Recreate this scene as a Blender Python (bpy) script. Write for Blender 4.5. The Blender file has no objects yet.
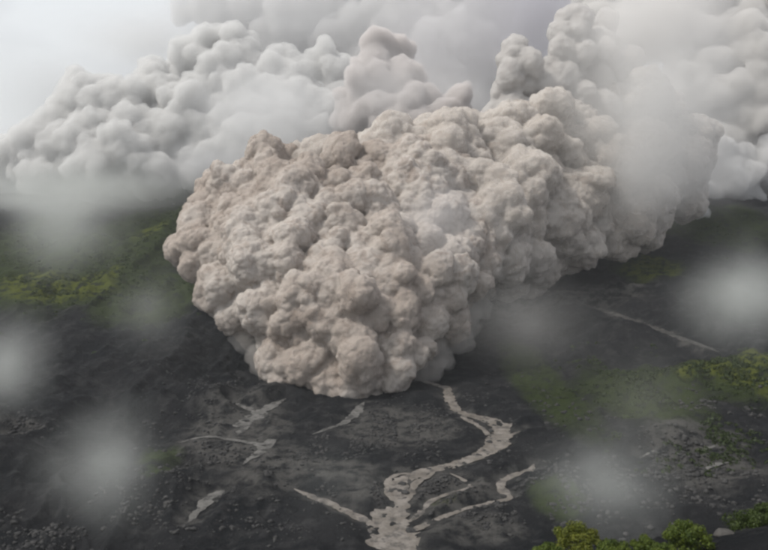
import bpy, math, random
import numpy as np
from mathutils import Vector

R = math.radians
rng = np.random.default_rng(7)
random.seed(7)
scene = bpy.context.scene
C = scene.collection

# ------------------------------------------------------------------ camera
CAM_Z = 250.0
PITCH = 6.6
cam_d = bpy.data.cameras.new("camera")
cam = bpy.data.objects.new("camera", cam_d)
C.objects.link(cam)
cam.location = (0, 0, CAM_Z)
cam.rotation_euler = (R(90 - PITCH), 0, 0)
cam_d.sensor_width = 36
cam_d.lens = 18 / math.tan(R(25))
cam_d.clip_start = 1
cam_d.clip_end = 60000
scene.camera = cam

# ------------------------------------------------------------------ sky, sun, exposure
SUN_EL, SUN_AZ = 56.0, -104.0           # azimuth from +Y towards +X (negative = left)
world = bpy.data.worlds.new("World")
scene.world = world
world.use_nodes = True
wt = world.node_tree
wt.nodes.clear()
w_out = wt.nodes.new("ShaderNodeOutputWorld")
w_bg = wt.nodes.new("ShaderNodeBackground")
w_sky = wt.nodes.new("ShaderNodeTexSky")
w_sky.sky_type = 'NISHITA'
w_sky.sun_disc = False
w_sky.sun_elevation = R(SUN_EL)
w_sky.sun_rotation = R(SUN_AZ)
w_tc = wt.nodes.new("ShaderNodeTexCoord")
w_map = wt.nodes.new("ShaderNodeMapping")
w_map.inputs['Scale'].default_value = (1, 1, 2.2)
w_nz = wt.nodes.new("ShaderNodeTexNoise")
w_nz.inputs['Scale'].default_value = 2.2
w_nz.inputs['Detail'].default_value = 5
w_nz.inputs['Roughness'].default_value = 0.5
w_rmp = wt.nodes.new("ShaderNodeValToRGB")      # overcast layer, brighter and darker cloud
w_rmp.color_ramp.elements[0].position = 0.35
w_rmp.color_ramp.elements[0].color = (4.2, 4.2, 4.5, 1)
w_rmp.color_ramp.elements[1].position = 0.65
w_rmp.color_ramp.elements[1].color = (9.6, 9.8, 9.9, 1)
w_mix = wt.nodes.new("ShaderNodeMix")
w_mix.data_type = 'RGBA'
w_mix.inputs[0].default_value = 0.88
wt.links.new(w_tc.outputs['Generated'], w_map.inputs['Vector'])
wt.links.new(w_map.outputs[0], w_nz.inputs['Vector'])
w_dot = wt.nodes.new("ShaderNodeVectorMath"); w_dot.operation = 'DOT_PRODUCT'     # overcast is brighter on the sun's side
w_dot.inputs[1].default_value = (math.sin(R(SUN_AZ)), math.cos(R(SUN_AZ)), 0.35)
w_ma = wt.nodes.new("ShaderNodeMath"); w_ma.operation = 'MULTIPLY_ADD'; w_ma.inputs[1].default_value = 0.42
wt.links.new(w_tc.outputs['Generated'], w_dot.inputs[0])
wt.links.new(w_dot.outputs['Value'], w_ma.inputs[0])
wt.links.new(w_nz.outputs['Fac'], w_ma.inputs[2])
wt.links.new(w_ma.outputs[0], w_rmp.inputs[0])
wt.links.new(w_sky.outputs[0], w_mix.inputs[6])
wt.links.new(w_rmp.outputs[0], w_mix.inputs[7])
wt.links.new(w_mix.outputs[2], w_bg.inputs['Color'])
w_bg.inputs['Strength'].default_value = 0.053
wt.links.new(w_bg.outputs[0], w_out.inputs['Surface'])

sun_d = bpy.data.lights.new("sun", 'SUN')
sun_d.energy = 1.5
sun_d.angle = R(10)
sun_d.color = (1.0, 0.95, 0.88)
sun = bpy.data.objects.new("sun", sun_d)
C.objects.link(sun)
sd = Vector((math.sin(R(SUN_AZ)) * math.cos(R(SUN_EL)), math.cos(R(SUN_AZ)) * math.cos(R(SUN_EL)), math.sin(R(SUN_EL))))
sun.rotation_euler = sd.to_track_quat('Z', 'Y').to_euler()

scene.view_settings.view_transform = 'Standard'
scene.view_settings.look = 'None'
scene.view_settings.exposure = 0.88
scene.view_settings.gamma = 1
scene.cycles.use_denoising = True
scene.cycles.filter_width = 2.6
scene.cycles.volume_bounces = 3
scene.cycles.max_bounces = 6
scene.cycles.diffuse_bounces = 3
scene.cycles.transparent_max_bounces = 16
scene.cycles.volume_step_rate = 1.0
scene.cycles.volume_max_steps = 128

# ------------------------------------------------------------------ numeric noise
def _hash(ix, iy, iz, s):
    h = (ix.astype(np.int64) * 374761393 + iy.astype(np.int64) * 668265263 + iz.astype(np.int64) * 2147483647 + s * 974634777) & 0xFFFFFFFF
    h = ((h ^ (h >> 13)) * 1274126177) & 0xFFFFFFFF
    h = ((h ^ (h >> 16)) * 2246822519) & 0xFFFFFFFF
    return (h ^ (h >> 15)) & 0xFFFFFFFF

def vnoise(P, s=0):
    """value noise in 0..1, P (n,3)"""
    I = np.floor(P); F = P - I; F = F * F * F * (F * (F * 6 - 15) + 10)
    I = I.astype(np.int64)
    out = 0
    for dx in (0, 1):
        wx = F[:, 0] if dx else 1 - F[:, 0]
        for dy in (0, 1):
            wy = F[:, 1] if dy else 1 - F[:, 1]
            for dz in (0, 1):
                wz = F[:, 2] if dz else 1 - F[:, 2]
                out = out + wx * wy * wz * (_hash(I[:, 0] + dx, I[:, 1] + dy, I[:, 2] + dz, s) / 4294967295.0)
    return out

def fbm(P, octaves=5, s=0, gain=0.5, ridged=False):
    a, t, n = 1.0, 0, 0
    Q = P.copy()
    for o in range(octaves):
        v = vnoise(Q, s + o * 17)
        if ridged:
            v = 1 - np.abs(2 * v - 1)
        t = t + a * v; n += a
        a *= gain
        Q = Q * 2.03 + 13.7
    return t / n

def p3(x, y, z=None):
    return np.stack([x, y, np.zeros_like(x) if z is None else z], -1)

def cell_f1(P, s=0):
    """distance to the nearest feature point of a jittered grid"""
    I = np.floor(P).astype(np.int64); F = (P - I).astype(np.float32)
    best = np.full(len(P), 9.0, np.float32)
    for dx in (-1, 0, 1):
        for dy in (-1, 0, 1):
            for dz in (-1, 0, 1):
                h = _hash(I[:, 0] + dx, I[:, 1] + dy, I[:, 2] + dz, s)
                jx = (h & 1023) / 1023.0; jy = ((h >> 10) & 1023) / 1023.0; jz = ((h >> 20) & 1023) / 1023.0
                d = (dx + jx - F[:, 0]) ** 2 + (dy + jy - F[:, 1]) ** 2 + (dz + jz - F[:, 2]) ** 2
                best = np.minimum(best, d.astype(np.float32))
    return np.sqrt(best)

def sstep(a, b, x):
    t = np.clip((x - a) / (b - a), 0, 1)
    return t * t * (3 - 2 * t)

# ------------------------------------------------------------------ terrain height
def big(x, y):
    """large forms only"""
    z = 205 * sstep(950, 2500, y) + 60 * sstep(2400, 7000, y)
    z = z + 26 * sstep(-180, -520, x) * sstep(300, 800, y)                   # left bank
    z = z + 34 * sstep(130, 420, x - 0.10 * (y - 700)) * sstep(420, 700, y)  # right bank
    z = z + 60 * sstep(300, 1100, x) * sstep(1100, 2200, y)
    # foreground shoulder, below the camera on the right
    e = 215 + 40 * np.sin(x * 0.021 + 1.0) + 0.35 * (x - 60)
    sh = sstep(e + 55, e - 25, y) * sstep(-10, 45, x)
    z = z + sh * (238 - 0.42 * y + 9 * sstep(60, 100, x) )
    z = z + (CAM_Z - 40) * sstep(45, 0, y) * (1 - sh)
    return z

def fine(x, y):
    far = sstep(200, 700, y)
    wx = x + 40 * (fbm(p3(x / 130, y / 130), 3, 5) - .5)
    wy = y + 40 * (fbm(p3(x / 130, y / 130), 3, 9) - .5)
    n = (fbm(p3(wx / 190, wy / 260), 5, 21, 0.5, True) - 0.62) * 50 * far
    flat = sstep(60, 230, np.abs(x - 10 - 0.05 * (y - 600))) + sstep(1000, 1200, y)
    flat = 0.22 + 0.78 * np.clip(flat, 0, 1)
    n2 = (fbm(p3(wx / 34, wy / 50), 5, 33, 0.55, True) - 0.6) * 17
    n3 = (fbm(p3(x / 7, y / 9), 3, 39, 0.55) - 0.5) * 2.2
    return n * flat + n2 * (0.35 + 0.65 * flat) + n3

# camera rays
_p = R(PITCH)
FWD = np.array([0, math.cos(_p), -math.sin(_p)]); UP = np.array([0, math.sin(_p), math.cos(_p)]); RT = np.array([1.0, 0, 0])
FP = 384 / math.tan(R(25))
def ray(px, py):
    d = FWD + RT * (px - 384) / FP + UP * (275 - py) / FP
    return d / d[1]
def at(px, py, Y):
    d = ray(px, py)
    return np.array([0, 0, CAM_Z]) + d * Y

# stream courses: photo pixels -> points on the large-form terrain
def ground_big(px, py, y0=300, y1=4000):
    d = ray(px, py)
    Y = np.arange(y0, y1, 2.0)
    X = d[0] * Y; Z = CAM_Z + d[2] * Y
    k = np.argmax(Z < big(X, Y))
    return np.array([X[k], Y[k]]), Y[k]

MAIN = [(424, 379, 4), (437, 383, 5), (447, 387, 6), (450, 398, 7), (458, 409, 7), (472, 413, 9), (489, 418, 12), (501, 426, 15), (500, 439, 16),
        (484, 450, 13), (460, 460, 10), (437, 466, 9), (417, 471, 10), (401, 478, 13), (399, 489, 15), (400, 503, 16), (390, 517, 27), (392, 533, 33), (402, 546, 30), (414, 566, 30)]
LEFT_TRIB = [(294, 486, 5), (308, 492, 6), (320, 497, 6), (335, 503, 7), (350, 510, 7), (365, 517, 8), (380, 522, 12)]
RIGHT_TRIB = [(534, 461, 5), (529, 468, 6), (517, 471, 5), (507, 475, 6), (501, 482, 6), (504, 489, 7), (508, 496, 5), (490, 500, 4), (465, 506, 4), (440, 515, 5), (420, 524, 6), (404, 530, 8)]
LEFT_FAN = [(282, 398, 9), (270, 403, 9), (261, 408, 11), (250, 413, 7), (243, 421, 8), (237, 431, 11)]
MID_THREAD = [(364, 400, 5), (356, 408, 4), (346, 419, 5), (334, 424, 3), (312, 432, 3)]
LOW_LEFT = [(222, 487, 4), (212, 490, 9), (202, 497, 7), (196, 507, 6), (187, 517, 6)]
THREAD_B = [(178, 440, 2), (205, 434, 3), (235, 437, 4), (262, 441, 5), (272, 437, 6), (262, 450, 4), (245, 458, 3)]
THREAD_C = [(182, 476, 3), (200, 480, 4), (225, 482, 5), (250, 486, 3)]
BRAIDS = [[(458, 409, 3), (466, 417, 4), (478, 423, 4), (487, 431, 3), (488, 441, 4), (478, 449, 4)],
          [(437, 466, 3), (428, 474, 4), (415, 480, 5), (412, 490, 6), (405, 500, 6)],
          [(417, 471, 4), (400, 471, 3), (388, 478, 4), (389, 490, 5), (396, 500, 6)],
          [(450, 470, 2), (462, 476, 3), (470, 484, 3), (450, 490, 3), (430, 499, 4), (418, 512, 4), (405, 520, 5)],
          [(501, 437, 4), (512, 432, 3), (524, 428, 2)],
          [(378, 540, 6), (372, 528, 5), (366, 520, 4)]]
GULLIES = [[(286, 396, 6), (270, 404, 9), (258, 412, 12), (245, 420, 10), (238, 432, 12)], [(232, 400, 2), (245, 405, 4), (256, 410, 5)],
           [(208, 492, 4), (220, 488, 9), (206, 498, 9), (200, 506, 7), (188, 519, 7)], [(250, 440, 5), (262, 446, 6), (250, 456, 5), (243, 462, 3)], [(346, 419, 6), (358, 410, 6), (362, 402, 4)],
           [(690, 452, 3), (705, 446, 4), (722, 440, 3)], [(700, 470, 4), (716, 462, 5), (735, 458, 4)], [(640, 455, 2), (655, 448, 3), (668, 446, 3)]]
FAR_TRACK_A = [(520, 289, 3), (548, 290, 5), (575, 291, 5), (600, 292, 3)]
FAR_TRACK_B = [(585, 303, 2), (610, 311, 4), (635, 320, 5), (660, 328, 5), (690, 339, 5), (720, 350, 3)]

def course(pts):
    """resample to a smooth world polyline with half-widths (m)"""
    P = []
    for px, py, w in pts:
        g, Y = ground_big(px, py)
        P.append((g[0], g[1], w * Y / FP * 0.5))
    P = np.array(P)
    out = []
    n = len(P)
    for i in range(n - 1):
        a, b, c, d = P[max(i - 1, 0)], P[i], P[i + 1], P[min(i + 2, n - 1)]
        L = max(3, int(np.hypot(*(c - b)[:2]) / 2.5))
        for k in range(L):
            t = k / L
            out.append(0.5 * (2 * b + (c - a) * t + (2 * a - 5 * b + 4 * c - d) * t * t + (3 * b - a - 3 * c + d) * t ** 3))
    out.append(P[-1])
    return np.array(out)

COURSES = {k: course(v) for k, v in dict(main=MAIN, ltrib=LEFT_TRIB, rtrib=RIGHT_TRIB, fan=LEFT_FAN, mid=MID_THREAD, low=LOW_LEFT,
                                         tb=THREAD_B, tc=THREAD_C, fa=FAR_TRACK_A, fb=FAR_TRACK_B, **{'b%d' % i: v for i, v in enumerate(BRAIDS)}, **{'g%d' % i: v for i, v in enumerate(GULLIES)}).items()}

def channel(x, y):
    """0..1 nearness to any course (flat bed), for carving"""
    m = np.zeros_like(x)
    for k, P in COURSES.items():
        sel = (x > P[:, 0].min() - 45) & (x < P[:, 0].max() + 45) & (y > P[:, 1].min() - 45) & (y < P[:, 1].max() + 45)
        idx = np.nonzero(sel)[0]
        if not len(idx):
            continue
        best = np.zeros(len(idx))
        X, Y = x[idx], y[idx]
        for q in P[::2]:
            d = np.hypot(X - q[0], Y - q[1]) - q[2]
            best = np.maximum(best, 1 - np.clip(d / 18.0, 0, 1))
        m[idx] = np.maximum(m[idx], best)
    return m * m * (3 - 2 * m)

def height(x, y, bed=False):
    """ground surface; bed=True gives the smooth level that the water stands at, gravel bars rise through it"""
    c = channel(x, y)
    z = big(x, y) + fine(x, y) * (1 - c) - 3.0 * c
    if not bed:
        z = z + c * ((fbm(p3(x / 8, y / 13), 4, 71, .6) - .5) * 3.4 - .34)
    return z

def mesh_from(name, V, F, mat=None, smooth=True):
    me = bpy.data.meshes.new(name)
    V = np.asarray(V, np.float32); F = np.asarray(F, np.int32)
    k = F.shape[1]
    me.vertices.add(len(V)); me.vertices.foreach_set("co", V.ravel())
    me.loops.add(F.size); me.loops.foreach_set("vertex_index", F.ravel())
    me.polygons.add(len(F)); me.polygons.foreach_set("loop_start", np.arange(0, F.size, k, dtype=np.int32))
    me.update(calc_edges=True)
    if smooth:
        me.polygons.foreach_set("use_smooth", np.ones(len(F), bool))
    if mat:
        me.materials.append(mat)
    return me

def link(name, me, parent=None, label=None, cat=None, group=None, kind=None, loc=None):
    o = bpy.data.objects.new(name, me)
    C.objects.link(o)
    if parent: o.parent = parent
    if loc is not None: o.location = loc
    if label: o['label'] = label
    if cat: o['category'] = cat
    if group: o['group'] = group
    if kind: o['kind'] = kind
    return o

# ------------------------------------------------------------------ materials
def new_mat(name):
    m = bpy.data.materials.new(name); m.use_nodes = True
    nt = m.node_tree; nt.nodes.clear()
    out = nt.nodes.new("ShaderNodeOutputMaterial")
    return m, nt, out
def N(nt, t, **kw):
    n = nt.nodes.new(t)
    for k, v in kw.items():
        if k.startswith('i_'):
            n.inputs[k[2:].replace('_', ' ')].default_value = v
        else:
            setattr(n, k, v)
    return n
def mixc(nt, fac, a, b, blend='MIX'):
    n = nt.nodes.new("ShaderNodeMix"); n.data_type = 'RGBA'; n.blend_type = blend
    for sock, v in ((0, fac), (6, a), (7, b)):
        if isinstance(v, bpy.types.NodeSocket): nt.links.new(v, n.inputs[sock])
        elif sock == 0: n.inputs[0].default_value = v
        else: n.inputs[sock].default_value = (*v, 1)
    return n.outputs[2]
def noise(nt, scale, detail=4, rough=.5, vec=None, dist=0):
    n = N(nt, "ShaderNodeTexNoise"); n.inputs['Scale'].default_value = scale; n.inputs['Detail'].default_value = detail
    n.inputs['Roughness'].default_value = rough; n.inputs['Distortion'].default_value = dist
    if vec is not None: nt.links.new(vec, n.inputs['Vector'])
    return n.outputs['Fac']
def rampf(nt, sock, a, b, lo=0., hi=1.):
    n = N(nt, "ShaderNodeMapRange", interpolation_type='SMOOTHSTEP'); nt.links.new(sock, n.inputs[0])
    n.inputs[1].default_value = a; n.inputs[2].default_value = b; n.inputs[3].default_value = lo; n.inputs[4].default_value = hi
    return n.outputs[0]
def math_(nt, op, a, b=None):
    n = N(nt, "ShaderNodeMath", operation=op)
    for i, v in enumerate((a, b)):
        if v is None: continue
        if isinstance(v, bpy.types.NodeSocket): nt.links.new(v, n.inputs[i])
        else: n.inputs[i].default_value = v
    return n.outputs[0]

def terrain_mat():
    m, nt, out = new_mat("volcanic_ground")
    b = N(nt, "ShaderNodeBsdfPrincipled"); b.inputs['Roughness'].default_value = 0.85
    b.inputs['Specular IOR Level'].default_value = 0.06
    pos = N(nt, "ShaderNodeNewGeometry").outputs['Position']
    n1 = noise(nt, 0.012, 6, .6, pos)
    n2 = noise(nt, 0.06, 8, .65, pos)
    n3 = noise(nt, 0.35, 6, .7, pos)
    base = mixc(nt, rampf(nt, n1, .35, .65), (.008, .0092, .0108), (.016, .0165, .018))
    base = mixc(nt, rampf(nt, n2, .48, .68), base, (.032, .032, .033))
    base = mixc(nt, rampf(nt, n3, .56, .75, 0, .55), base, (.050, .049, .046))
    def attr(n): 
        a = N(nt, "ShaderNodeAttribute"); a.attribute_name = n; return a.outputs['Fac']
    gr = mixc(nt, n2, (.015, .024, .008), (.033, .044, .012))
    gr = mixc(nt, rampf(nt, n3, .4, .7), gr, (.030, .040, .018))
    g = math_(nt, 'MULTIPLY', attr("green"), rampf(nt, n2, .30, .50))
    base = mixc(nt, g, base, gr)
    yl = mixc(nt, n3, (.045, .060, .010), (.085, .092, .018))
    y = math_(nt, 'MULTIPLY', attr("yellow"), rampf(nt, n2, .40, .56))
    base = mixc(nt, y, base, yl)
    pl = mixc(nt, n3, (.045, .044, .042), (.095, .092, .087))
    p = math_(nt, 'MULTIPLY', attr("pale"), rampf(nt, n2, .36, .60))
    base = mixc(nt, p, base, pl)
    nt.links.new(base, b.inputs['Base Color'])
    bp = N(nt, "ShaderNodeBump"); bp.inputs['Strength'].default_value = .9; bp.inputs['Distance'].default_value = 2.0
    vor = N(nt, "ShaderNodeTexVoronoi"); vor.inputs['Scale'].default_value = .28
    nt.links.new(pos, vor.inputs['Vector'])
    hgt = math_(nt, 'ADD', n3, math_(nt, 'MULTIPLY', vor.outputs['Distance'], .35))
    nt.links.new(hgt, bp.inputs['Height'])
    nt.links.new(bp.outputs[0], b.inputs['Normal'])
    nt.links.new(b.outputs[0], out.inputs['Surface'])
    return m

# ------------------------------------------------------------------ terrain mesh (polar grid: fine near, coarse far)
def build_terrain():
    nA, nR = 620, 760
    ang = np.linspace(R(-44), R(44), nA)
    t = np.linspace(0, 1, nR)
    rad = 12 * (45000 / 12) ** (t ** 0.5 * 0 + t)
    # spend most rings between 400 and 2500 m
    k1 = np.geomspace(8, 380, 90, endpoint=False); k2 = np.geomspace(380, 2700, 600, endpoint=False); k3 = np.geomspace(2700, 12000, 50)
    rad = np.concatenate([k1, k2, k3]); nR = len(rad)
    A, RR = np.meshgrid(ang, rad)
    x = (RR * np.tan(A)).ravel(); y = RR.ravel().copy()
    z = height(x, y)
    V = np.stack([x, y, z], -1)
    i = np.arange(nR - 1)[:, None] * nA + np.arange(nA - 1)[None, :]
    F = np.stack([i, i + 1, i + 1 + nA, i + nA], -1).reshape(-1, 4)
    me = mesh_from("ground", V, F, terrain_mat())
    # cover masks in world space
    def blob(lst):
        m = np.zeros(len(x))
        w = fbm(p3(x / 60, y / 90), 4, 77) - .5
        for px, py, rx, ry in lst:
            g, Y = ground_big(px, py)
            sx = rx * Y / FP
            g2, Y2 = ground_big(px, py - ry); g3, Y3 = ground_big(px, py + ry)
            sy = max(abs(Y2 - Y3) / 2, 10)
            d = ((x - g[0]) / sx) ** 2 + ((y - g[1]) / sy) ** 2
            m = np.maximum(m, 1 - sstep(.35, 1.3, d + w * 1.1))
        return m
    cov = {
        "green": blob([(140, 232, 50, 46), (175, 225, 25, 25), (60, 270, 110, 45), (10, 250, 60, 50), (150, 300, 60, 30), (630, 390, 60, 42), (740, 375, 60, 22),
                       (720, 230, 60, 25), (650, 270, 40, 14), (160, 455, 25, 14), (160, 480, 20, 10), (540, 380, 30, 60), (560, 500, 30, 20)]),
        "yellow": blob([(60, 290, 60, 14), (20, 282, 40, 12), (100, 280, 20, 16), (655, 272, 30, 12), (655, 268, 20, 10), (750, 376, 34, 12), (735, 363, 40, 7), (700, 372, 40, 9), (770, 385, 20, 14), (440, 500, 16, 5), (150, 232, 16, 12)]),
        "pale": blob([(400, 425, 60, 22), (420, 470, 40, 8), (440, 490, 70, 22), (340, 470, 50, 12), (240, 425, 55, 40), (270, 470, 40, 30), (370, 490, 40, 14), (570, 300, 70, 14),
                      (720, 470, 60, 30), (500, 300, 60, 20), (470, 530, 60, 16), (20, 435, 24, 8), (700, 440, 50, 20)]),
    }
    bank = channel(x, y)
    cov['pale'] = np.maximum(cov['pale'], np.clip(bank * 1.5 - .45, 0, 1) * np.clip(fbm(p3(x / 14, y / 18), 4, 55) * 2.6 - .75, 0, 1))
    for k, v in cov.items():
        a = me.attributes.new(k, 'FLOAT', 'POINT'); a.data.foreach_set("value", v.astype(np.float32))
    link("ground", me, kind='structure', label="dark volcanic valley floor and slopes under the ash cloud")
build_terrain()

# ------------------------------------------------------------------ ash clouds
def ico():
    me = bpy.data.meshes.new("t")
    import bmesh
    bm = bmesh.new(); bmesh.ops.create_icosphere(bm, subdivisions=2, radius=1)
    V = np.array([v.co[:] for v in bm.verts]); F = np.array([[v.index for v in f.verts] for f in bm.faces]); bm.free()
    bpy.data.meshes.remove(me)
    return V, F
ICO_V, ICO_F = ico()

def turb(P, s):
    """|gradient-like| noise: round tops, sharp valleys"""
    return np.abs(2 * vnoise(P, s) - 1) * .65 + np.abs(2 * vnoise(P * 2.07 + 7.3, s + 3) - 1) * .35

def remesh(name, me, voxel):
    o = bpy.data.objects.new(name, me); C.objects.link(o)
    md = o.modifiers.new("r", 'REMESH'); md.mode = 'VOXEL'; md.voxel_size = voxel; md.use_smooth_shade = True
    dg = bpy.context.evaluated_depsgraph_get()
    me2 = bpy.data.meshes.new_from_object(o.evaluated_get(dg))
    bpy.data.objects.remove(o); bpy.data.meshes.remove(me)
    return me2

def knobs(base, lo, hi, g, gap=.80, tries=16000, out=.15, bias=2.2):
    """pack balls of mixed size over the surface of a union of balls, largest first, so that real creases stay between them"""
    B = np.array(base)
    k = g.choice(len(B), tries, p=B[:, 3] ** 2 / (B[:, 3] ** 2).sum())
    d = g.normal(size=(tries, 3)); d /= np.linalg.norm(d, axis=1)[:, None]
    d[:, 1] = np.where(d[:, 1] > .5, -d[:, 1], d[:, 1])
    p = B[k, :3] + d * B[k, 3:4]
    ok = np.ones(tries, bool)
    for b in B:
        ok &= np.linalg.norm(p - b[:3], axis=1) > b[3] * .9
    p, d = p[ok], d[ok]
    r = np.sort(lo + (hi - lo) * g.random(len(p)) ** bias)[::-1]
    Q = np.zeros((len(p), 4)); n = 0
    for i in range(len(p)):
        c = p[i] + d[i] * r[i] * out
        if n and (np.linalg.norm(Q[:n, :3] - c, axis=1) < gap * (Q[:n, 3] + r[i])).any():
            continue
        Q[n, :3] = c; Q[n, 3] = r[i]; n += 1
    Q[:n, 3] *= np.where(Q[:n, 2] < 55, .62, 1)          # finer at the ground
    return [tuple(q) for q in Q[:n]]

def billow_mesh(name, lobes, voxel, kids=(12,), shrink=(.5,), steps=((84, .26), (40, .34), 'r', (21, .34), (11, .30), (5.5, .22)), warp=.45, seed=1, scale=.9, knob=None):
    """lobes (px,py,Y,rpx) -> overlapping balls -> one skin -> billows of several sizes pushed out of it"""
    g = np.random.default_rng(seed)
    S = []
    for px, py, Y, rp in lobes:
        c = at(px, py, Y); S.append((*c, rp * Y / FP * scale))
    allS = list(S); cur = S
    for n, sh in zip(kids, shrink):
        nx = []
        for (x, y, z, r) in cur:
            for _ in range(n):
                d = g.normal(size=3); d /= np.linalg.norm(d)
                if d[1] > .45: d[1] *= -1
                if d[2] < -.5: d[2] *= -1
                rr = r * sh * g.uniform(.6, 1.2)
                k = r * g.uniform(.6, .9)
                nx.append((x + d[0] * k, y + d[1] * k, z + d[2] * k, rr))
        allS += nx; cur = nx
    if knob:
        allS = list(S) + knobs(S, knob[0], knob[1], g, *knob[2:])
    allS = np.array(allS)
    V = (ICO_V[None] * allS[:, None, 3:4] * 1.02 + allS[:, None, :3]).reshape(-1, 3)
    F = (ICO_F[None] + (np.arange(len(allS)) * len(ICO_V))[:, None, None]).reshape(-1, 3)
    me2 = remesh(name, mesh_from(name, V, F), voxel * 1.3)
    for i, st in enumerate(steps):
        if st == 'r':
            me2 = remesh(name, me2, voxel); continue
        if st[0] == 'w':                         # swirl: bend the round knobs out of true
            n = len(me2.vertices)
            co = np.empty(n * 3, np.float32); me2.vertices.foreach_get("co", co); co = co.reshape(-1, 3).astype(np.float64)
            W = np.stack([fbm(co / st[1], 2, 500 + seed + c_ * 31) for c_ in range(3)], -1) - .5
            co = co + W * 2 * st[2]
            me2.vertices.foreach_set("co", co.astype(np.float32).ravel()); me2.update(); continue
        size, amp = st[:2]
        n = len(me2.vertices)
        co = np.empty(n * 3, np.float32); me2.vertices.foreach_get("co", co); co = co.reshape(-1, 3).astype(np.float64)
        nr = np.empty(n * 3, np.float32); me2.vertices.foreach_get("normal", nr); nr = nr.reshape(-1, 3)
        W = np.stack([vnoise(co / (size * 1.1), 40 + i), vnoise(co / (size * 1.1), 50 + i), vnoise(co / (size * 1.1), 60 + i)], -1) - .5
        if len(st) > 2 and st[2] == 'f':         # torn, fractal fringe
            h = fbm(co / size + W, 4, 300 + seed + i, .6) - .5
            co = co + nr * (h * amp * size * 2)[:, None]
            me2.vertices.foreach_set("co", co.astype(np.float32).ravel()); me2.update(); continue
        cs = co
        if len(st) > 2:                          # lobes drawn out along the run of the flow
            ax = np.array([0, .86, .5]); cs = co - (co @ ax)[:, None] * ax * (1 - 1 / st[2])
        q = cs / size + W * warp * 2
        f = cell_f1(q, 100 + seed * 7 + i)
        h = .55 * np.clip(1 - (f / .85) ** 2, -.3, 1) + 1.15 * (np.sqrt(turb(q * 1.2, 200 + seed * 5 + i)) - .5)
        mod = np.clip(.15 + 1.7 * vnoise(co / (size * 2.6), 90 + i), .2, 1.6)
        co = co + nr * (h * amp * size * mod)[:, None]
        me2.vertices.foreach_set("co", co.astype(np.float32).ravel()); me2.update()
    me2.name = name
    print(name, len(me2.vertices), "verts", len(allS), "balls")
    return me2

def ash_mat(name, c1, c2, c3):
    m, nt, out = new_mat(name)
    b = N(nt, "ShaderNodeBsdfPrincipled"); b.inputs['Roughness'].default_value = 1; b.inputs['Specular IOR Level'].default_value = 0
    pos = N(nt, "ShaderNodeNewGeometry").outputs['Position']
    n1 = noise(nt, .008, 4, .5, pos); n2 = noise(nt, .05, 6, .6, pos, 1.0)
    c = mixc(nt, rampf(nt, n1, .38, .62), c1, c2)
    c = mixc(nt, rampf(nt, n2, .45, .72, 0, .8), c, c3)
    nt.links.new(c, b.inputs['Base Color'])
    bp = N(nt, "ShaderNodeBump"); bp.inputs['Strength'].default_value = .6; bp.inputs['Distance'].default_value = 3
    nt.links.new(noise(nt, .12, 5, .6, pos, .6), bp.inputs['Height']); nt.links.new(bp.outputs[0], b.inputs['Normal'])
    nt.links.new(b.outputs[0], out.inputs['Surface'])
    return m
def cloud_mat(name, vcol, dens, solid, c1, c2, c3, scale=1.0):
    """ash body: scattering volume inside a half-open skin of ash grains"""
    m = ash_mat(name, c1, c2, c3); nt = m.node_tree
    out = [n for n in nt.nodes if n.type == 'OUTPUT_MATERIAL'][0]; b = [n for n in nt.nodes if n.type == 'BSDF_PRINCIPLED'][0]
    bp = [n for n in nt.nodes if n.type == 'BUMP'][0]; pos = N(nt, "ShaderNodeNewGeometry").outputs['Position']
    bp.inputs['Distance'].default_value = 4.0 * scale; bp.inputs['Strength'].default_value = .7
    f1 = noise(nt, .13 / scale, 7, .68, pos, .8); vo = N(nt, "ShaderNodeTexVoronoi"); vo.inputs['Scale'].default_value = .17 / scale
    wv = N(nt, "ShaderNodeVectorMath", operation='ADD'); nn = N(nt, "ShaderNodeTexNoise"); nn.inputs['Scale'].default_value = .08 / scale
    sc = N(nt, "ShaderNodeVectorMath", operation='SCALE'); sc.inputs['Scale'].default_value = 9 * scale
    nt.links.new(pos, nn.inputs['Vector']); nt.links.new(nn.outputs['Color'], sc.inputs[0]); nt.links.new(pos, wv.inputs[0]); nt.links.new(sc.outputs[0], wv.inputs[1])
    nt.links.new(wv.outputs[0], vo.inputs['Vector'])
    nt.links.new(math_(nt, 'SUBTRACT', f1, math_(nt, 'MULTIPLY', vo.outputs['Distance'], .55)), bp.inputs['Height'])
    tr = N(nt, "ShaderNodeBsdfTransparent"); mx = N(nt, "ShaderNodeMixShader"); mx.inputs[0].default_value = solid
    nt.links.new(tr.outputs[0], mx.inputs[1]); nt.links.new(b.outputs[0], mx.inputs[2]); nt.links.new(mx.outputs[0], out.inputs['Surface'])
    v = N(nt, "ShaderNodeVolumePrincipled"); v.inputs['Color'].default_value = (*vcol, 1); v.inputs['Density'].default_value = dens
    nt.links.new(v.outputs[0], out.inputs['Volume'])
    return m
def vol_mat(name, col, dens, aniso=.0):
    m, nt, out = new_mat(name)
    v = N(nt, "ShaderNodeVolumePrincipled"); v.inputs['Color'].default_value = (*col, 1); v.inputs['Density'].default_value = dens
    v.inputs['Anisotropy'].default_value = aniso
    nt.links.new(v.outputs[0], out.inputs['Volume'])
    return m

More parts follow.
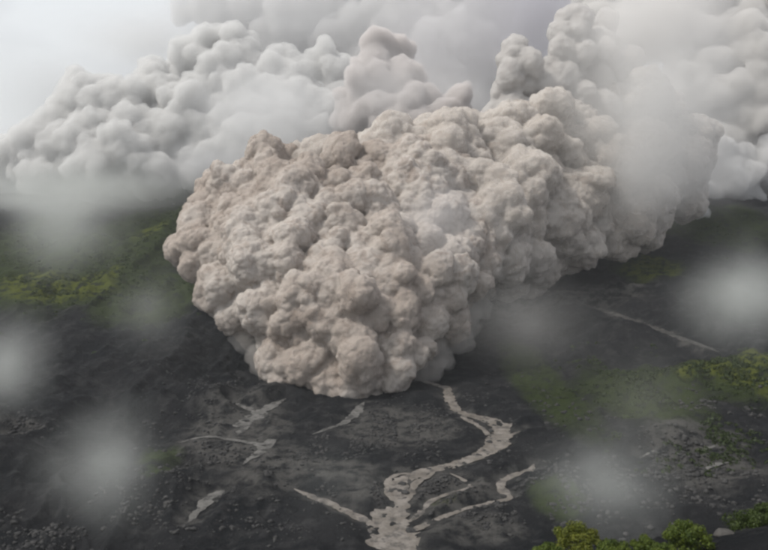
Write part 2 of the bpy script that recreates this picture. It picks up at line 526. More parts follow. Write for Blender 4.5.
FRONT = [(415, 368, 1000, 16), (442, 352, 1040, 16), (285, 372, 995, 14), (320, 374, 985, 14), (365, 376, 985, 14), (395, 374, 990, 12), (300, 345, 1010, 34), (345, 350, 1000, 36), (392, 345, 1015, 32), (272, 350, 1025, 30), (425, 335, 1040, 28),
         (262, 310, 1060, 38), (310, 300, 1050, 48), (365, 300, 1050, 46), (410, 290, 1070, 42), (445, 300, 1110, 36),
         (222, 270, 1140, 36), (250, 262, 1120, 44), (300, 250, 1120, 50), (355, 245, 1120, 50), (405, 240, 1130, 46), (450, 262, 1160, 42), (475, 275, 1180, 26),
         (214, 240, 1180, 34), (245, 215, 1190, 40), (290, 205, 1190, 42), (340, 205, 1190, 42), (390, 205, 1210, 42), (440, 215, 1230, 46),
         (228, 190, 1240, 26), (265, 178, 1250, 22), (300, 185, 1250, 26), (350, 182, 1260, 28), (400, 175, 1270, 28), (440, 175, 1290, 30),
         (204, 262, 1160, 22)]
RIDGE = [(462, 200, 1270, 30), (475, 235, 1240, 30), (470, 262, 1200, 17), (490, 254, 1250, 18), (400, 156, 1360, 18), (366, 166, 1340, 15), (430, 152, 1390, 22), (450, 172, 1350, 28), (335, 174, 1310, 12),
         (485, 225, 1320, 36), (510, 205, 1360, 38), (505, 250, 1340, 28), (545, 235, 1400, 34), (530, 262, 1400, 17), (575, 222, 1450, 34), (560, 254, 1420, 20), (606, 222, 1500, 30),
         (590, 248, 1480, 16), (632, 208, 1560, 28), (655, 185, 1640, 26), (632, 232, 1540, 13), (652, 215, 1600, 14), (615, 246, 1510, 11), (676, 195, 1660, 14),
         (485, 180, 1420, 34), (520, 168, 1450, 32), (560, 185, 1500, 36), (598, 180, 1540, 34), (445, 158, 1440, 22), (472, 152, 1460, 18), (500, 143, 1480, 18),
         (625, 165, 1620, 32), (655, 150, 1700, 28), (680, 165, 1760, 20),
         (545, 138, 1540, 22), (575, 142, 1560, 24), (620, 112, 1660, 22)]
RIDGE = [(px, py - 18 * min(max(px - 520, 0) / 60, 1) * min(max(py - 195, 0) / 35, 1), Y, r) for px, py, Y, r in RIDGE]
RIDGE = [(px, py - (14 if px > 640 else 0), Y, r * (.85 if px > 640 else 1)) for px, py, Y, r in RIDGE]
TOWERS = [(556, 112, 1580, 17), (585, 108, 1600, 20), (508, 120, 1545, 14), (510, 100, 1555, 11), (514, 80, 1560, 12), (518, 62, 1565, 13), (506, 85, 1560, 8), (540, 130, 1560, 18), (530, 145, 1540, 16),
          (552, 92, 1590, 13), (562, 74, 1600, 14), (570, 54, 1610, 13), (573, 30, 1620, 13), (568, 20, 1620, 8), (592, 76, 1640, 16), (596, 50, 1640, 14), (545, 82, 1595, 8), (500, 140, 1520, 14), (618, 70, 1680, 18), (600, 30, 1680, 10)]

LEFTC = [(75, 98, 2200, 20), (62, 122, 2180, 20), (100, 102, 2200, 24), (130, 108, 2200, 24), (105, 130, 2150, 28), (75, 147, 2100, 28), (140, 132, 2150, 28), (162, 98, 2250, 24),
         (152, 82, 2280, 13), (197, 62, 2300, 18), (203, 42, 2320, 12), (238, 44, 2320, 13), (235, 68, 2280, 24), (215, 92, 2230, 24), (190, 112, 2180, 28), (170, 142, 2120, 28),
         (130, 152, 2080, 28), (215, 132, 2150, 28), (250, 104, 2200, 30), (240, 142, 2100, 28), (285, 84, 2250, 30), (300, 112, 2200, 34), (280, 146, 2100, 28), (325, 74, 2300, 24),
         (200, 162, 2080, 20), (95, 172, 2050, 20), (150, 172, 2050, 18), (42, 152, 2120, 24), (12, 162, 2150, 20), (330, 120, 2200, 30), (320, 145, 2150, 24), (40, 175, 2050, 16)]
MIDC = [(372, 76, 1900, 17), (365, 97, 1880, 18), (386, 112, 1860, 20), (357, 118, 1870, 14), (396, 88, 1900, 18), (384, 56, 1950, 15), (405, 115, 1850, 20), (430, 125, 1850, 22), (400, 140, 1830, 20), (455, 118, 1850, 16)]
HIGHC = [(400, 22, 2900, 40), (345, 36, 2900, 32), (300, 14, 2950, 36), (212, 6, 3000, 20), (250, 8, 3000, 26), (275, 40, 2950, 24), (440, 45, 2850, 38), (480, 5, 2950, 34), (190, 12, 3050, 12), (380, 60, 2850, 30), (445, 85, 2800, 30), (480, 60, 2850, 26), (500, 100, 2800, 24), (355, -12, 3000, 40), (430, -15, 3000, 40)]
RIGHTC = [(655, 22, 2100, 38), (692, 8, 2150, 36), (738, 42, 2050, 26), (722, 60, 2020, 24), (752, 62, 2020, 26), (702, 92, 2000, 30), (742, 102, 1980, 30), (722, 132, 1980, 28), (762, 8, 2200, 36),
          (770, 80, 2100, 30), (700, 50, 2080, 34), (765, 135, 2000, 26), (790, 50, 2150, 40), (800, 110, 2100, 40), (620, 0, 2200, 36), (735, -20, 2250, 40)]
FOGBANK = [(168, 190, 2350, 4), (178, 189, 2340, 5), (190, 187, 2330, 6), (203, 184, 2320, 7), (215, 182, 2320, 8)]
PUFF = [(735, 168, 1900, 18), (755, 166, 1900, 17), (716, 174, 1880, 18), (772, 172, 1920, 14), (700, 186, 1860, 14), (740, 180, 1890, 12), (690, 200, 1800, 12)]

_g = np.random.default_rng(5)
COLS = [  # running-down lobes: (px, py, Y, r) from crest to toe
    [(220, 196, 1240, 17), (215, 226, 1190, 20), (206, 256, 1150, 17), (222, 285, 1105, 17), (242, 312, 1070, 15)],
    [(236, 186, 1250, 18), (244, 215, 1190, 24), (250, 250, 1125, 26), (264, 290, 1070, 24), (274, 325, 1035, 19), (282, 350, 1012, 15), (290, 366, 1000, 10)],
    [(272, 176, 1250, 18), (290, 205, 1185, 26), (298, 245, 1110, 27), (304, 290, 1050, 25), (308, 330, 1012, 22), (312, 358, 992, 18), (314, 372, 985, 11)],
    [(305, 186, 1240, 20), (335, 215, 1165, 26), (345, 258, 1090, 28), (346, 300, 1035, 27), (348, 336, 1000, 23), (350, 360, 982, 18), (352, 373, 978, 11)],
    [(345, 180, 1265, 22), (378, 205, 1195, 26), (388, 245, 1120, 28), (388, 290, 1065, 26), (388, 325, 1025, 22), (388, 354, 1000, 18), (386, 370, 992, 11)],
    [(395, 176, 1280, 24), (420, 205, 1225, 28), (432, 245, 1170, 28), (430, 285, 1120, 25), (422, 320, 1075, 20), (412, 350, 1030, 16), (408, 368, 1010, 10)],
    [(440, 178, 1300, 26), (455, 215, 1260, 30), (468, 250, 1215, 28), (462, 278, 1180, 19), (442, 302, 1130, 15), (430, 328, 1075, 12), (418, 352, 1040, 11)]]
FRONT = []
for col in COLS:
    P = np.array(col, float)
    for a, b in zip(P[:-1], P[1:]):
        for t in (0, .5):
            q = a * (1 - t) + b * t
            q[0] = 345 + (q[0] - 345) * (1 - .20 * min(max(q[1] - 270, 0) / 90, 1))
            q[1] -= 7 * min(max(q[1] - 320, 0) / 40, 1)
            FRONT.append((q[0] + _g.normal() * 3, q[1] + _g.normal() * 3, q[2] + _g.normal() * 7, q[3] * _g.uniform(.8, 1.1)))
FRONT += [(278, 362, 1002, 11), (296, 367, 990, 12), (322, 370, 984, 12), (345, 371, 982, 12), (372, 370, 985, 12), (394, 368, 990, 12), (412, 363, 1003, 12), (414, 352, 1025, 11)]
for col in zip(COLS[:-1], COLS[1:]):          # recessed mass behind the grooves
    for a, b in zip(*col):
        FRONT.append(((a[0] + b[0]) / 2, (a[1] + b[1]) / 2, (a[2] + b[2]) / 2 + 34, (a[3] + b[3]) / 2))
FRONT_STEPS = (('w', 75, 20), ('w', 30, 9), (44, .30, 2.6), (22, .34, 1.5), 'r', (13, .42, 1.2), 'r', (7, .38), (4.5, .30), (4, .30, 'f'), 'r')
fm = billow_mesh("ash_cloud", FRONT, 1.6, seed=1, knob=(6, 23, .78, 20000, .15, 1.6), scale=.80, steps=FRONT_STEPS)

def shell(me, push, voxel, seed, rough=.5):
    """thin outer layer of drifting ash round a cloud body"""
    m = me.copy(); n = len(m.vertices)
    co = np.empty(n * 3, np.float32); m.vertices.foreach_get("co", co); co = co.reshape(-1, 3).astype(np.float64)
    nr = np.empty(n * 3, np.float32); m.vertices.foreach_get("normal", nr); nr = nr.reshape(-1, 3)
    k = push * (1 + rough * 4 * (fbm(co / (push * 4), 3, seed) - .5))
    co = co + nr * np.maximum(k, push * .3)[:, None]
    m.vertices.foreach_set("co", co.astype(np.float32).ravel()); m.update()
    return remesh("ash_veil", m, voxel)
rm = billow_mesh("ash_cloud", RIDGE, 2.4, seed=2, knob=(9, 42, .78, 18000, .15, 2.0), scale=.80, steps=(('w', 100, 28), ('w', 45, 15), (38, .28), (20, .42), 'r', (11, .42), (6, .32), (5, .35, 'f'), 'r'))
fm.materials.append(cloud_mat("front_ash", (.905, .855, .81), .20, .48, (.50, .43, .375), (.70, .645, .595), (.31, .24, .195)))
rm.materials.append(cloud_mat("ridge_ash", (.93, .89, .85), .12, .36, (.66, .60, .545), (.76, .715, .67), (.46, .38, .32), 1.4))
fo = link("ash_cloud", fm, label="dense beige billowing ash front tumbling down onto the dark valley floor", cat="ash cloud")
SKIRT = [(262, 366, 1015, 13), (270, 378, 1000, 13), (288, 384, 990, 12), (308, 386, 985, 13), (330, 387, 982, 12), (352, 387, 980, 13), (375, 386, 985, 12), (395, 384, 992, 13), (415, 380, 1002, 13), (430, 372, 1020, 14),
         (440, 358, 1055, 15), (450, 340, 1095, 15), (462, 322, 1140, 14), (475, 305, 1190, 13), (245, 345, 1060, 11)]
sk = billow_mesh("dust_skirt", SKIRT, 2.5, seed=12, kids=(10,), shrink=(.6,), steps=(('w', 40, 14), (20, .4), (14, .6, 'f'), 'r'), scale=1.0)
sk.materials.append(vol_mat("skirt_dust", (.90, .865, .83), .016))
link("dust_skirt", sk, fo)
ro = link("ash_cloud", rm, label="long bank of pale ash billows running up to the right behind the front", cat="ash cloud")
tw = billow_mesh("ash_cloud", TOWERS, 2.4, seed=14, knob=(8, 24), scale=.80, steps=(('w', 35, 9), (24, .22), (13, .38), 'r', (7, .35), (4, .4, 'f'), 'r'))
tw.materials.append(cloud_mat("tower_ash", (.94, .92, .905), .12, .32, (.64, .61, .58), (.68, .66, .64), (.50, .46, .44), 1.4))
to = link("ash_cloud", tw, label="pair of tall knobbly pale ash towers standing against the dark grey haze", cat="ash cloud")
lf = billow_mesh("ash_cloud", LEFTC, 4.2, seed=3, knob=(9, 30, .76, 22000, .15, 1.8), steps=(('w', 90, 28), ('w', 38, 14), (34, .34), (18, .44), 'r', (11, .40), (9, .6, 'f'), 'r'), scale=.78)
lf.materials.append(cloud_mat("left_ash", (.972, .97, .962), .045, .10, (.78, .78, .77), (.82, .815, .80), (.60, .60, .59), 2.2))
lo = link("ash_cloud", lf, label="far grey and white ash cloud boiling low over the left skyline", cat="ash cloud")
far_steps = (('w', 90, 28), ('w', 40, 14), (30, .30), (16, .42), 'r', (9, .6, 'f'), 'r')
for nm, L, vx, col, de, sd_, lab in (
        ("mid", MIDC, 4, (.92, .885, .87), .08, 4, "small pinkish brown ash billow standing behind the middle of the crest"),
        ("fogbank", FOGBANK, 3, (.97, .97, .97), .08, 9, "thin white fog bank lying on the skyline left of the ash front"),
        ("right", RIGHTC, 5, (.945, .93, .91), .05, 6, "tall cream coloured ash cloud filling the upper right corner of the sky"),
        ("high", HIGHC, 6.5, (.975, .972, .968), .025, 5, "high pale ash billows along the top edge behind the far left cloud"),
        ("puff", PUFF, 4, (.96, .96, .96), .06, 8, "low rounded white cloud puff resting on the right hillside")):
    me = billow_mesh("ash_cloud", L, vx, seed=sd_, knob=(8, 30) if vx < 4.5 else (12, 38), scale=.82, steps=far_steps)
    me.materials.append(vol_mat(nm + "_ash", col, de))
    link("ash_cloud", me, label=lab, cat="ash cloud")

# ------------------------------------------------------------------ streams and tracks
def muddy_mat(name, c1, c2, rough, brk):
    m, nt, out = new_mat(name)
    b = N(nt, "ShaderNodeBsdfPrincipled"); b.inputs['Roughness'].default_value = rough; b.inputs['Specular IOR Level'].default_value = .3
    pos = N(nt, "ShaderNodeNewGeometry").outputs['Position']
    n = noise(nt, .10, 6, .65, pos); n2 = noise(nt, .6, 4, .6, pos)
    c = mixc(nt, rampf(nt, n, .35, .65), c1, c2)
    c = mixc(nt, rampf(nt, n2, .52, .7, 0, .45), c, tuple(v * .5 for v in c1))
    c = mixc(nt, rampf(nt, noise(nt, .12, 6, .7, pos), .48, .62, 0, brk), c, (.02, .02, .02))
    nt.links.new(c, b.inputs['Base Color'])
    bp = N(nt, "ShaderNodeBump"); bp.inputs['Strength'].default_value = .25; bp.inputs['Distance'].default_value = .3
    nt.links.new(n2, bp.inputs['Height']); nt.links.new(bp.outputs[0], b.inputs['Normal'])
    nt.links.new(b.outputs[0], out.inputs['Surface'])
    return m
STREAM = muddy_mat("silty_water", (.13, .115, .098), (.22, .20, .18), .5, .65)
DRY = muddy_mat("dry_wash", (.09, .088, .083), (.15, .145, .138), .85, .85)
def ribbon(key, name, label, mat, wob=.75, lift=.35):
    P = COURSES[key]; n = len(P)
    T = np.gradient(P[:, :2], axis=0); T /= np.linalg.norm(T, axis=1)[:, None] + 1e-9
    Nn = np.stack([-T[:, 1], T[:, 0]], -1)
    s_ = np.cumsum(np.r_[0, np.hypot(*np.diff(P[:, :2], axis=0).T)])
    wl = P[:, 2] * (1 + wob * 2 * (fbm(p3(s_ / 7, s_ * 0 + 3), 4, 301, .65) - .5)) + .3
    wr = P[:, 2] * (1 + wob * 2 * (fbm(p3(s_ / 7, s_ * 0 + 9), 4, 302, .65) - .5)) + .3
    tp = np.minimum(1, .15 + np.minimum(s_, s_[-1] - s_) / (6 + 5 * P[:, 2].mean())) if key != 'main' else 1
    wl = wl * tp * 1.35; wr = wr * tp * 1.35
    K = 7; V = []
    for j in range(K):
        u = j / (K - 1) * 2 - 1
        w = np.where(u < 0, wl, wr) * u
        q = P[:, :2] + Nn * w[:, None]
        V.append(np.c_[q, height(q[:, 0].copy(), q[:, 1].copy(), True) + lift - .25 * abs(u) ** 3])
    V = np.array(V).transpose(1, 0, 2).reshape(-1, 3)
    i = np.arange(n - 1)[:, None] * K + np.arange(K - 1)[None]
    F = np.stack([i, i + 1, i + 1 + K, i + K], -1).reshape(-1, 4)
    me = mesh_from(name, V, F, mat)
    if me.polygons[len(F) // 2].normal.z < 0: me.flip_normals()
    link(name, me, kind='structure', label=label)
ribbon("main", "river", "pale silty braided river winding down from under the ash front", STREAM)
ribbon("ltrib", "stream", "straight pale side stream joining the river from the left", STREAM)
ribbon("rtrib", "stream", "thin winding stream right of the river", STREAM, lift=.3)
ribbon("mid", "dry_wash", "thin broken wash below the middle of the ash front", DRY)
ribbon("tb", "dry_wash", "faint crooked wash on the left valley floor", DRY)
# ribbon("tc", "dry_wash", "faint level wash above the short pale one at the lower left", DRY)
for i_, (lab_, lf) in enumerate([("side arm inside the river bend", .42), ("right hand arm round the rock islands", .42), ("left hand arm round the rock islands", .44), ("thin braid looping right of the rock islands", .3), ("short feeder from the right at the river bend", .3), ("small arm left of the widest pool", .4)]):
    ribbon("b%d" % i_, "river_braid", lab_, STREAM, lift=lf, wob=.9)
for i_, lab_ in enumerate(["broad pale gully just below the left foot of the ash front", "thin gully joining the broad pale one from the left", "bright short gully at the lower left",
                           "hooked pale gully below the broad one", "pale upper end of the broken wash below the front", "upper pale streak on the lower right scree",
                           "lower pale streak on the lower right scree", "small pale streak left of the lower right scree"]):
    ribbon("g%d" % i_, "gully", lab_, DRY, lift=.32, wob=1.0)
TRACK = muddy_mat("track_dust", (.035, .034, .032), (.075, .072, .068), .9, .9)
ribbon("fa", "dirt_track", "short level dirt track on the far right slope under the ash billows", TRACK)
ribbon("fb", "dirt_track", "long dirt track slanting down the far right slope", TRACK)

# ------------------------------------------------------------------ rocks
def rock_mat(name, c1, c2):
    m, nt, out = new_mat(name)
    b = N(nt, "ShaderNodeBsdfPrincipled"); b.inputs['Roughness'].default_value = .9; b.inputs['Specular IOR Level'].default_value = .25
    pos = N(nt, "ShaderNodeNewGeometry").outputs['Position']
    n = noise(nt, .5, 6, .7, pos); n2 = noise(nt, .03, 3, .5, pos)
    c = mixc(nt, rampf(nt, n, .35, .7), c1, c2); c = mixc(nt, rampf(nt, n2, .4, .6, 0, .6), c, c1)
    nt.links.new(c, b.inputs['Base Color'])
    bp = N(nt, "ShaderNodeBump"); bp.inputs['Strength'].default_value = .8; bp.inputs['Distance'].default_value = .4
    nt.links.new(n, bp.inputs['Height']); nt.links.new(bp.outputs[0], b.inputs['Normal'])
    nt.links.new(b.outputs[0], out.inputs['Surface'])
    return m
ROCK = rock_mat("lava_rock", (.028, .028, .029), (.085, .083, .08))
PALE = rock_mat("pale_rock", (.06, .057, .054), (.12, .113, .105))
def rock_shape(seed, sub=1):
    import bmesh
    bm = bmesh.new(); bmesh.ops.create_icosphere(bm, subdivisions=sub, radius=1)
    V = np.array([v.co[:] for v in bm.verts]); F = np.array([[v.index for v in f.verts] for f in bm.faces]); bm.free()
    g = np.random.default_rng(seed)
    V = V * (0.65 + .6 * fbm(V * 1.1 + seed * 9.1, 3, seed))[:, None]
    for _ in range(4):                      # broken faces
        d = g.normal(size=3); d /= np.linalg.norm(d); k = V @ d; lim = g.uniform(.45, .7)
        V = V - np.maximum(k - lim, 0)[:, None] * d
    return V * np.array([g.uniform(.9, 1.3), g.uniform(.8, 1.1), g.uniform(.55, .85)]), F
SHAPES = [rock_shape(k) for k in range(8)]
def rock_field(areas, label, dens, smin, smax, seed):
    g = np.random.default_rng(seed); VV, FF, off = [], [], 0
    for px, py, rx, ry, n in areas:
        q, Y = ground_big(px, py); sx = rx * Y / FP; _, Ya = ground_big(px, py - ry); _, Yb = ground_big(px, py + ry); sy = abs(Ya - Yb) / 2
        n = int(n * dens)
        X = q[0] + g.normal(size=n) * sx * .55; YY = q[1] + g.normal(size=n) * sy * .55
        keep = (channel(X, YY) < .75) & (fbm(p3(X / 22, YY / 40), 3, seed + 5) > .47)
        X, YY = X[keep], YY[keep]; Z = height(X, YY)
        for x, y, z in zip(X, YY, Z):
            V, F = SHAPES[g.integers(8)]
            r = smin + (smax - smin) * g.random() ** 3; a = g.uniform(0, 6.28); c, s_ = math.cos(a), math.sin(a)
            W = V @ np.array([[c, s_, 0], [-s_, c, 0], [0, 0, 1]]) * r
            VV.append(W + (x, y, z + r * .15)); FF.append(F + off); off += len(V)
    me = mesh_from("boulder_field", np.concatenate(VV), np.concatenate(FF), ROCK, smooth=False)
    link("boulder_field", me, kind='stuff', label=label)
rock_field([(400, 425, 60, 22, 1500), (350, 450, 70, 20, 900), (450, 400, 30, 14, 400), (430, 485, 60, 16, 700), (370, 495, 60, 14, 700), (470, 520, 60, 16, 400), (300, 520, 60, 20, 500)],
           "dark scattered lava boulders on the valley floor on both sides of the river", 1, .5, 2.6, 11)
rock_field([(15, 435, 30, 12, 350), (80, 520, 100, 28, 1500), (220, 470, 70, 50, 1300), (210, 400, 60, 35, 700)],
           "dark boulders and scree on the lower left slopes", 1, .5, 3.0, 12)
rock_field([(690, 470, 70, 45, 1800), (720, 400, 50, 20, 400), (560, 490, 70, 40, 700), (540, 400, 40, 40, 500)],
           "dark boulders and scree on the right bank slope", 1, .5, 3.4, 13)
def boulder(px, py, wpx, hpx, label, mat, seed, group=None, y0=300, up=0):
    q, Y = ground_big(px, py, y0); V, F = rock_shape(seed, 3)
    z = float(height(np.array([q[0]]), np.array([q[1]]))[0])
    r = wpx * Y / FP / 2
    V = V + .10 * (fbm(V * 3 + seed, 4, seed + 3) - .5)[:, None] * V
    V = V * np.array([r, r * .9, r * hpx / wpx * 1.3])
    me = mesh_from("boulder", V, F, mat)
    link("boulder", me, label=label, cat="boulder", group=group, loc=(q[0], q[1], z + r * .15 + up))
for k, (px, py, w, h, lab) in enumerate([
        (494, 423, 6, 5, "dark boulder highest up in the bend of the pale river"),
        (491, 429, 7, 5, "dark boulder just below the highest one in the river bend"),
        (489, 440, 7, 5, "dark boulder midway down the river bend, right of the long island stretch"),
        (479, 452, 9, 4, "flat dark rock where the river leaves the bend to the left"),
        (429, 466, 7, 4, "small dark rock in the narrow middle reach of the river"),
        (401, 481, 11, 7, "broad dark rock island splitting the river above its widest pool"),
        (406, 490, 11, 6, "second dark rock island just below the broad one"),
        (411, 528, 15, 8, "large brown rock island at the lower right edge of the widest pool")]):
    boulder(px, py, w, h, lab, ROCK, 60 + k, "rocks standing in the river")

# ------------------------------------------------------------------ bushes on the near shoulder
def leaf_mat(name, c1, c2):
    m, nt, out = new_mat(name)
    b = N(nt, "ShaderNodeBsdfPrincipled"); b.inputs['Roughness'].default_value = .55; b.inputs['Specular IOR Level'].default_value = .3
    a = N(nt, "ShaderNodeAttribute"); a.attribute_name = "tint"
    nt.links.new(mixc(nt, a.outputs['Fac'], c1, c2), b.inputs['Base Color'])
    tr = N(nt, "ShaderNodeBsdfTranslucent"); nt.links.new(mixc(nt, a.outputs['Fac'], c1, c2), tr.inputs[0])
    mx = N(nt, "ShaderNodeMixShader"); mx.inputs[0].default_value = .35
    nt.links.new(b.outputs[0], mx.inputs[1]); nt.links.new(tr.outputs[0], mx.inputs[2]); nt.links.new(mx.outputs[0], out.inputs['Surface'])
    return m
GREEN = leaf_mat("green_leaves", (.045, .075, .010), (.13, .17, .022))
YELLOW = leaf_mat("yellow_green_leaves", (.075, .10, .010), (.19, .20, .028))
OLIVE = leaf_mat("olive_leaves", (.03, .05, .008), (.07, .10, .02))
BARK = rock_mat("bark", (.05, .04, .03), (.09, .075, .055))
def tube(pts, r0, r1, k=6):
    pts = np.array(pts, float); V = []; F = []
    for i, p in enumerate(pts):
        t = i / (len(pts) - 1); r = r0 * (1 - t) + r1 * t
        d = pts[min(i + 1, len(pts) - 1)] - pts[max(i - 1, 0)]; d /= np.linalg.norm(d)
        a = np.cross(d, (0, 1, .1)); a /= np.linalg.norm(a); b = np.cross(d, a)
        for j in range(k):
            V.append(p + r * (math.cos(j * 6.283 / k) * a + math.sin(j * 6.283 / k) * b))
    for i in range(len(pts) - 1):
        for j in range(k):
            F.append((i * k + j, i * k + (j + 1) % k, (i + 1) * k + (j + 1) % k, (i + 1) * k + j))
    return np.array(V), np.array(F)
def bush(px, py, Y, wpx, hpx, label, mat, seed):
    """(px,py) = crown centre in the photo, Y its distance"""
    g = np.random.default_rng(seed)
    c = at(px, py, Y); W = wpx * Y / FP / 2 * 1.15; H = hpx * Y / FP / 2 * 1.2
    gz = float(height(np.array([c[0]]), np.array([Y], float))[0])
    root = link("bush", None, label=label, cat="bush", loc=(c[0], Y, gz))
    cz = c[2] - gz
    TV, TF, off = [], [], 0
    clumps = []
    for i in range(46):
        d = g.normal(size=3); d /= np.linalg.norm(d); k = g.uniform(.35, .95)
        d[2] = abs(d[2]) * 1.0 if g.random() < .75 else d[2]
        clumps.append((np.array([d[0] * W * k, d[1] * W * k, cz + d[2] * H * k]), g.uniform(.16, .34) * W))
    for i in range(9):
        e = clumps[i * 5][0]; m_ = np.array([e[0] * .35, e[1] * .35, e[2] * .5])
        V, F = tube([(0, 0, -.6), m_ * .5 + g.normal(size=3) * .15, m_, e], .22, .04)
        TV.append(V); TF.append(F + off); off += len(V)
    link("stem", mesh_from("stem", np.concatenate(TV), np.concatenate(TF), BARK), root)
    LV = []; tint = []
    for e, r in clumps:
        n = 190
        d = g.normal(size=(n, 3)); d /= np.linalg.norm(d, axis=1)[:, None]
        p = e + d * r * g.uniform(.5, 1.15, n)[:, None] * (1, 1, .75)
        u = g.normal(size=(n, 3)); u -= d * (u * d).sum(1)[:, None] * .6; u /= np.linalg.norm(u, axis=1)[:, None]
        w = np.cross(d + g.normal(size=(n, 3)) * .4, u); w /= np.linalg.norm(w, axis=1)[:, None]
        L = g.uniform(.22, .42, n)[:, None]
        LV.append(np.stack([p - u * L, p + w * L * .45, p + u * L, p - w * L * .45], 1).reshape(-1, 3))
        tint.append(np.repeat(np.clip(g.normal(.5, .25, n) + g.normal(0, .18), 0, 1), 4))
    LV = np.concatenate(LV); me = mesh_from("crown", LV, np.arange(len(LV)).reshape(-1, 4), mat, smooth=False)
    a = me.attributes.new("tint", 'FLOAT', 'POINT'); a.data.foreach_set("value", np.concatenate(tint).astype(np.float32))
    link("crown", me, root)
def tufts(areas, label, seed):
    g = np.random.default_rng(seed); VV = []; TT = []
    for px, py, rx, ry, n in areas:
        q, Y = ground_big(px, py); sx = rx * Y / FP; _, Ya = ground_big(px, py - ry); _, Yb = ground_big(px, py + ry); sy = abs(Ya - Yb) / 2
        X = q[0] + g.normal(size=n) * sx * .5; YY = q[1] + g.normal(size=n) * sy * .5
        keep = (fbm(p3(X / 40, YY / 60), 3, seed) > .45) & (YY > 420); X, YY = X[keep], YY[keep]; Z = height(X, YY)
        for x, y, z in zip(X, YY, Z):
            m = 16; r = g.uniform(1.2, 4.2); d = g.normal(size=(m, 3)); d /= np.linalg.norm(d, axis=1)[:, None]; d[:, 2] = abs(d[:, 2])
            p = np.array([x, y, z]) + d * r * (1, 1, .7)
            u = g.normal(size=(m, 3)); u /= np.linalg.norm(u, axis=1)[:, None]; w = np.cross(d, u)
            L = r * g.uniform(.25, .45, m)[:, None]
            VV.append(np.stack([p - u * L, p + w * L, p + u * L, p - w * L], 1).reshape(-1, 3)); TT.append(np.repeat(g.uniform(0, 1, m) * .6 + .4 * g.random(), 4))
    V = np.concatenate(VV); me = mesh_from("scrub", V, np.arange(len(V)).reshape(-1, 4), SCRUB, smooth=False)
    a = me.attributes.new("tint", 'FLOAT', 'POINT'); a.data.foreach_set("value", np.concatenate(TT).astype(np.float32))
    link("scrub", me, kind='stuff', label=label)
SCRUB = leaf_mat("scrub_leaves", (.014, .030, .006), (.045, .065, .012))
tufts([(140, 238, 45, 40, 900), (60, 262, 110, 40, 1500), (60, 290, 70, 16, 500), (150, 300, 50, 30, 300), (20, 240, 60, 30, 500)], "dark green scrub on the left middle slope", 91)
tufts([(640, 385, 75, 45, 1100), (740, 375, 60, 20, 450), (720, 230, 60, 25, 300), (655, 270, 20, 8, 90), (700, 440, 70, 30, 400)], "olive green scrub on the right hillside", 92)
for k, (px, py, Y, w, h, mat, lab) in enumerate([
        (577, 541, 190, 44, 26, YELLOW, "yellow green bush leftmost along the bottom edge"),
        (548, 553, 180, 26, 16, GREEN, "low green bush tucked left of the yellow green one"),
        (612, 553, 185, 34, 18, GREEN, "low dark green bush between the yellow green one and the bright green ones"),
        (644, 548, 185, 26, 20, GREEN, "small green bush left of the brightest green one"),
        (688, 540, 180, 42, 30, GREEN, "brightest green round bush left of the pale rock"),
        (752, 532, 190, 46, 40, OLIVE, "tall olive green bush at the right edge"),
        (768, 520, 215, 30, 30, OLIVE, "olive bush cut off by the right edge of the picture, behind the tall one"),
        (664, 552, 172, 24, 14, GREEN, "low bush at the foot of the brightest green one")]):
    bush(px, py, Y, w, h, lab, mat, 80 + k)
boulder(724, 544, 22, 10, "pale grey rock between the bright green bush and the olive one", PALE, 75, y0=100)

# ------------------------------------------------------------------ ash haze, plus added volumes imitating drops on the lens
def mist(px, py, rx, ry, Y, alpha, col, label, seed, power=2.6, rag=.85):  # soft volume, for real ash haze and for added lens-drop blurs alike
    rx, ry, alpha = rx * 1.15, ry * 1.15, alpha * (.97 if Y > 1100 else .70)
    c = at(px, py, Y); sx = rx * Y / FP; sz = ry * Y / FP; sy = (sx + sz) / 2
    V, F = ICO_V, ICO_F
    me = mesh_from("veil_or_drop_blur", V, F)
    m, nt, out = new_mat("veil_drop_air")
    tc = N(nt, "ShaderNodeTexCoord")
    ln = N(nt, "ShaderNodeVectorMath", operation='LENGTH')
    nz = N(nt, "ShaderNodeTexNoise"); nz.inputs['Scale'].default_value = 1.3; nz.inputs['Detail'].default_value = 3; nz.noise_dimensions = '4D'; nz.inputs['W'].default_value = seed * 3.7
    nt.links.new(tc.outputs['Object'], nz.inputs['Vector']); nt.links.new(tc.outputs['Object'], ln.inputs[0])
    r = math_(nt, 'ADD', ln.outputs['Value'], math_(nt, 'MULTIPLY', math_(nt, 'SUBTRACT', nz.outputs['Fac'], .5), rag))
    k = math_(nt, 'MAXIMUM', math_(nt, 'SUBTRACT', 1.0, math_(nt, 'MULTIPLY', r, 1.12)), 0.0)
    k = math_(nt, 'POWER', k, power)
    # path through the middle: 2*sy*integral((1-r)^p) = 2*sy/(p+1)
    tau = -math.log(1 - alpha)
    d = math_(nt, 'MULTIPLY', k, tau * (power + 1) / (2 * sy) * 1.25)
    v = N(nt, "ShaderNodeVolumePrincipled"); v.inputs['Color'].default_value = (*col, 1)
    nt.links.new(d, v.inputs['Density']); nt.links.new(v.outputs[0], out.inputs['Volume'])
    me.materials.append(m)
    o = link("veil_or_drop_blur", me, label=label, cat="mist", group="mist patches drifting in the air", loc=tuple(c))
    o.scale = (sx, sy, sz)
W_ = (.86, .885, .86)  # colour of the volumes added in place of lens drops
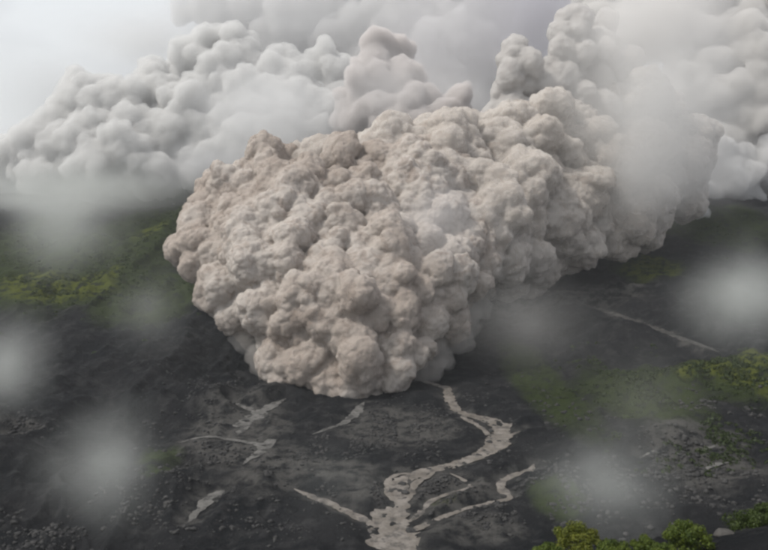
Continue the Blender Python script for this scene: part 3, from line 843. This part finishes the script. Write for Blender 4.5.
VEILS_AND_DROP_BLURS = [(70, 215, 95, 80, 1000, .80, W_, "brightest added lens-drop blur on the left, hanging before the green left skyline"),  # from here to the mauve one: added, imitating raindrops on the lens
        (5, 362, 70, 80, 700, .60, W_, "added lens-drop blur cut by the left edge above the dark slope"),
        (105, 462, 100, 85, 520, .54, W_, "round added lens-drop blur over the lower left slope"),
        (152, 308, 62, 66, 900, .32, W_, "faint added lens-drop blur between the green left slope and the ash front"),
        (738, 296, 84, 80, 800, .82, W_, "brightest added lens-drop blur on the right over the hillside"),
        (608, 490, 110, 80, 440, .60, W_, "grey added lens-drop blur low on the right above the bushes"),
        (440, 220, 70, 66, 1040, .55, (.93, .91, .92), "thin mauve added lens-drop blur before the right shoulder of the ash front"),
        (655, 105, 125, 160, 1400, .97, (.985, .98, .97), "tall pale veil standing in for a lens-drop blur, hiding the slope of ash right of the towers"),  # added volume in place of a tall drop smear on the lens
        (640, 180, 75, 70, 1420, .85, (.985, .98, .97), "pale ash veil low over the right end of the long billows"),
        (665, 20, 110, 80, 1500, .93, (.97, .955, .94), "brownish pale ash veil at the top edge right of the towers"),
        (300, 20, 160, 85, 2650, .72, (.93, .93, .935), "bright grey ash haze along the top edge above the far left cloud"),
        (205, 12, 90, 50, 2700, .5, (.95, .95, .95), "white ash haze at the top edge, the one farthest to the left"),
        (430, 60, 120, 130, 2450, .92, (.95, .94, .95), "broad grey ash veil between the pinkish billow and the towers"),
        (530, 25, 110, 110, 2700, .95, (.80, .79, .83), "dark lavender grey ash haze behind the two towers"),
        (460, 110, 70, 60, 2000, .80, (.93, .92, .915), "pale haze low between the pinkish billow and the left tower"),
        (80, 188, 190, 42, 1950, .88, (.80, .82, .80), "dim grey haze along the foot of the far left cloud"),
        (220, 168, 100, 34, 1800, .70, (.80, .80, .81), "dim grey haze just above the upper left shoulder of the ash front"),
        (385, 90, 80, 60, 1600, .55, (.91, .89, .885), "thin warm haze in front of the small pinkish brown billow"),
        (715, 175, 60, 50, 1500, .6, (.94, .935, .93), "pale haze where the long billows meet the low white puff"),
        (150, 42, 110, 60, 2800, .62, (.985, .985, .98), "soft white haze in the upper left between the open sky and the ash billows"),
        (320, 160, 120, 34, 1330, .35, (.97, .955, .94), "thin ash haze blurring the crest of the ash front"),
        (60, 90, 130, 90, 3000, .60, (.96, .97, .97), "bright thin haze behind the far left cloud"),
        (270, 112, 100, 85, 1700, .88, (.98, .98, .98), "smooth light grey haze before the right half of the far left cloud"),
        (530, 325, 110, 80, 900, .30, (.93, .92, .90), "thin brown added lens-drop blur over the ground right of the ash front"),  # this and the two below: added stand-ins for blurred lens drops
        (335, 480, 90, 70, 500, .09, W_, "faintest added lens-drop blur above the valley floor by the side stream"),
        (640, 400, 100, 80, 600, .14, (.93, .94, .88), "faint olive tinged added lens-drop blur over the dark right slope")]
for k, a in enumerate(VEILS_AND_DROP_BLURS):
    mist(*a[:7], a[7], k)

hz, hnt, hout = new_mat("valley_air")
hv = N(hnt, "ShaderNodeVolumePrincipled"); hv.inputs['Color'].default_value = (.95, .97, 1, 1); hv.inputs['Density'].default_value = .00003
hnt.links.new(hv.outputs[0], hout.inputs['Volume'])
x0, x1, y0, y1, z0, z1 = -12200, 12200, -60, 12400, -60, 1150
HVv = [(x, y, z) for x in (x0, x1) for y in (y0, y1) for z in (z0, z1)]
HF = [(0, 1, 3, 2), (4, 6, 7, 5), (0, 4, 5, 1), (2, 3, 7, 6), (0, 2, 6, 4), (1, 5, 7, 3)]
link("haze", mesh_from("haze", HVv, HF, hz, smooth=False), kind='stuff', label="thin pale haze filling the valley air")
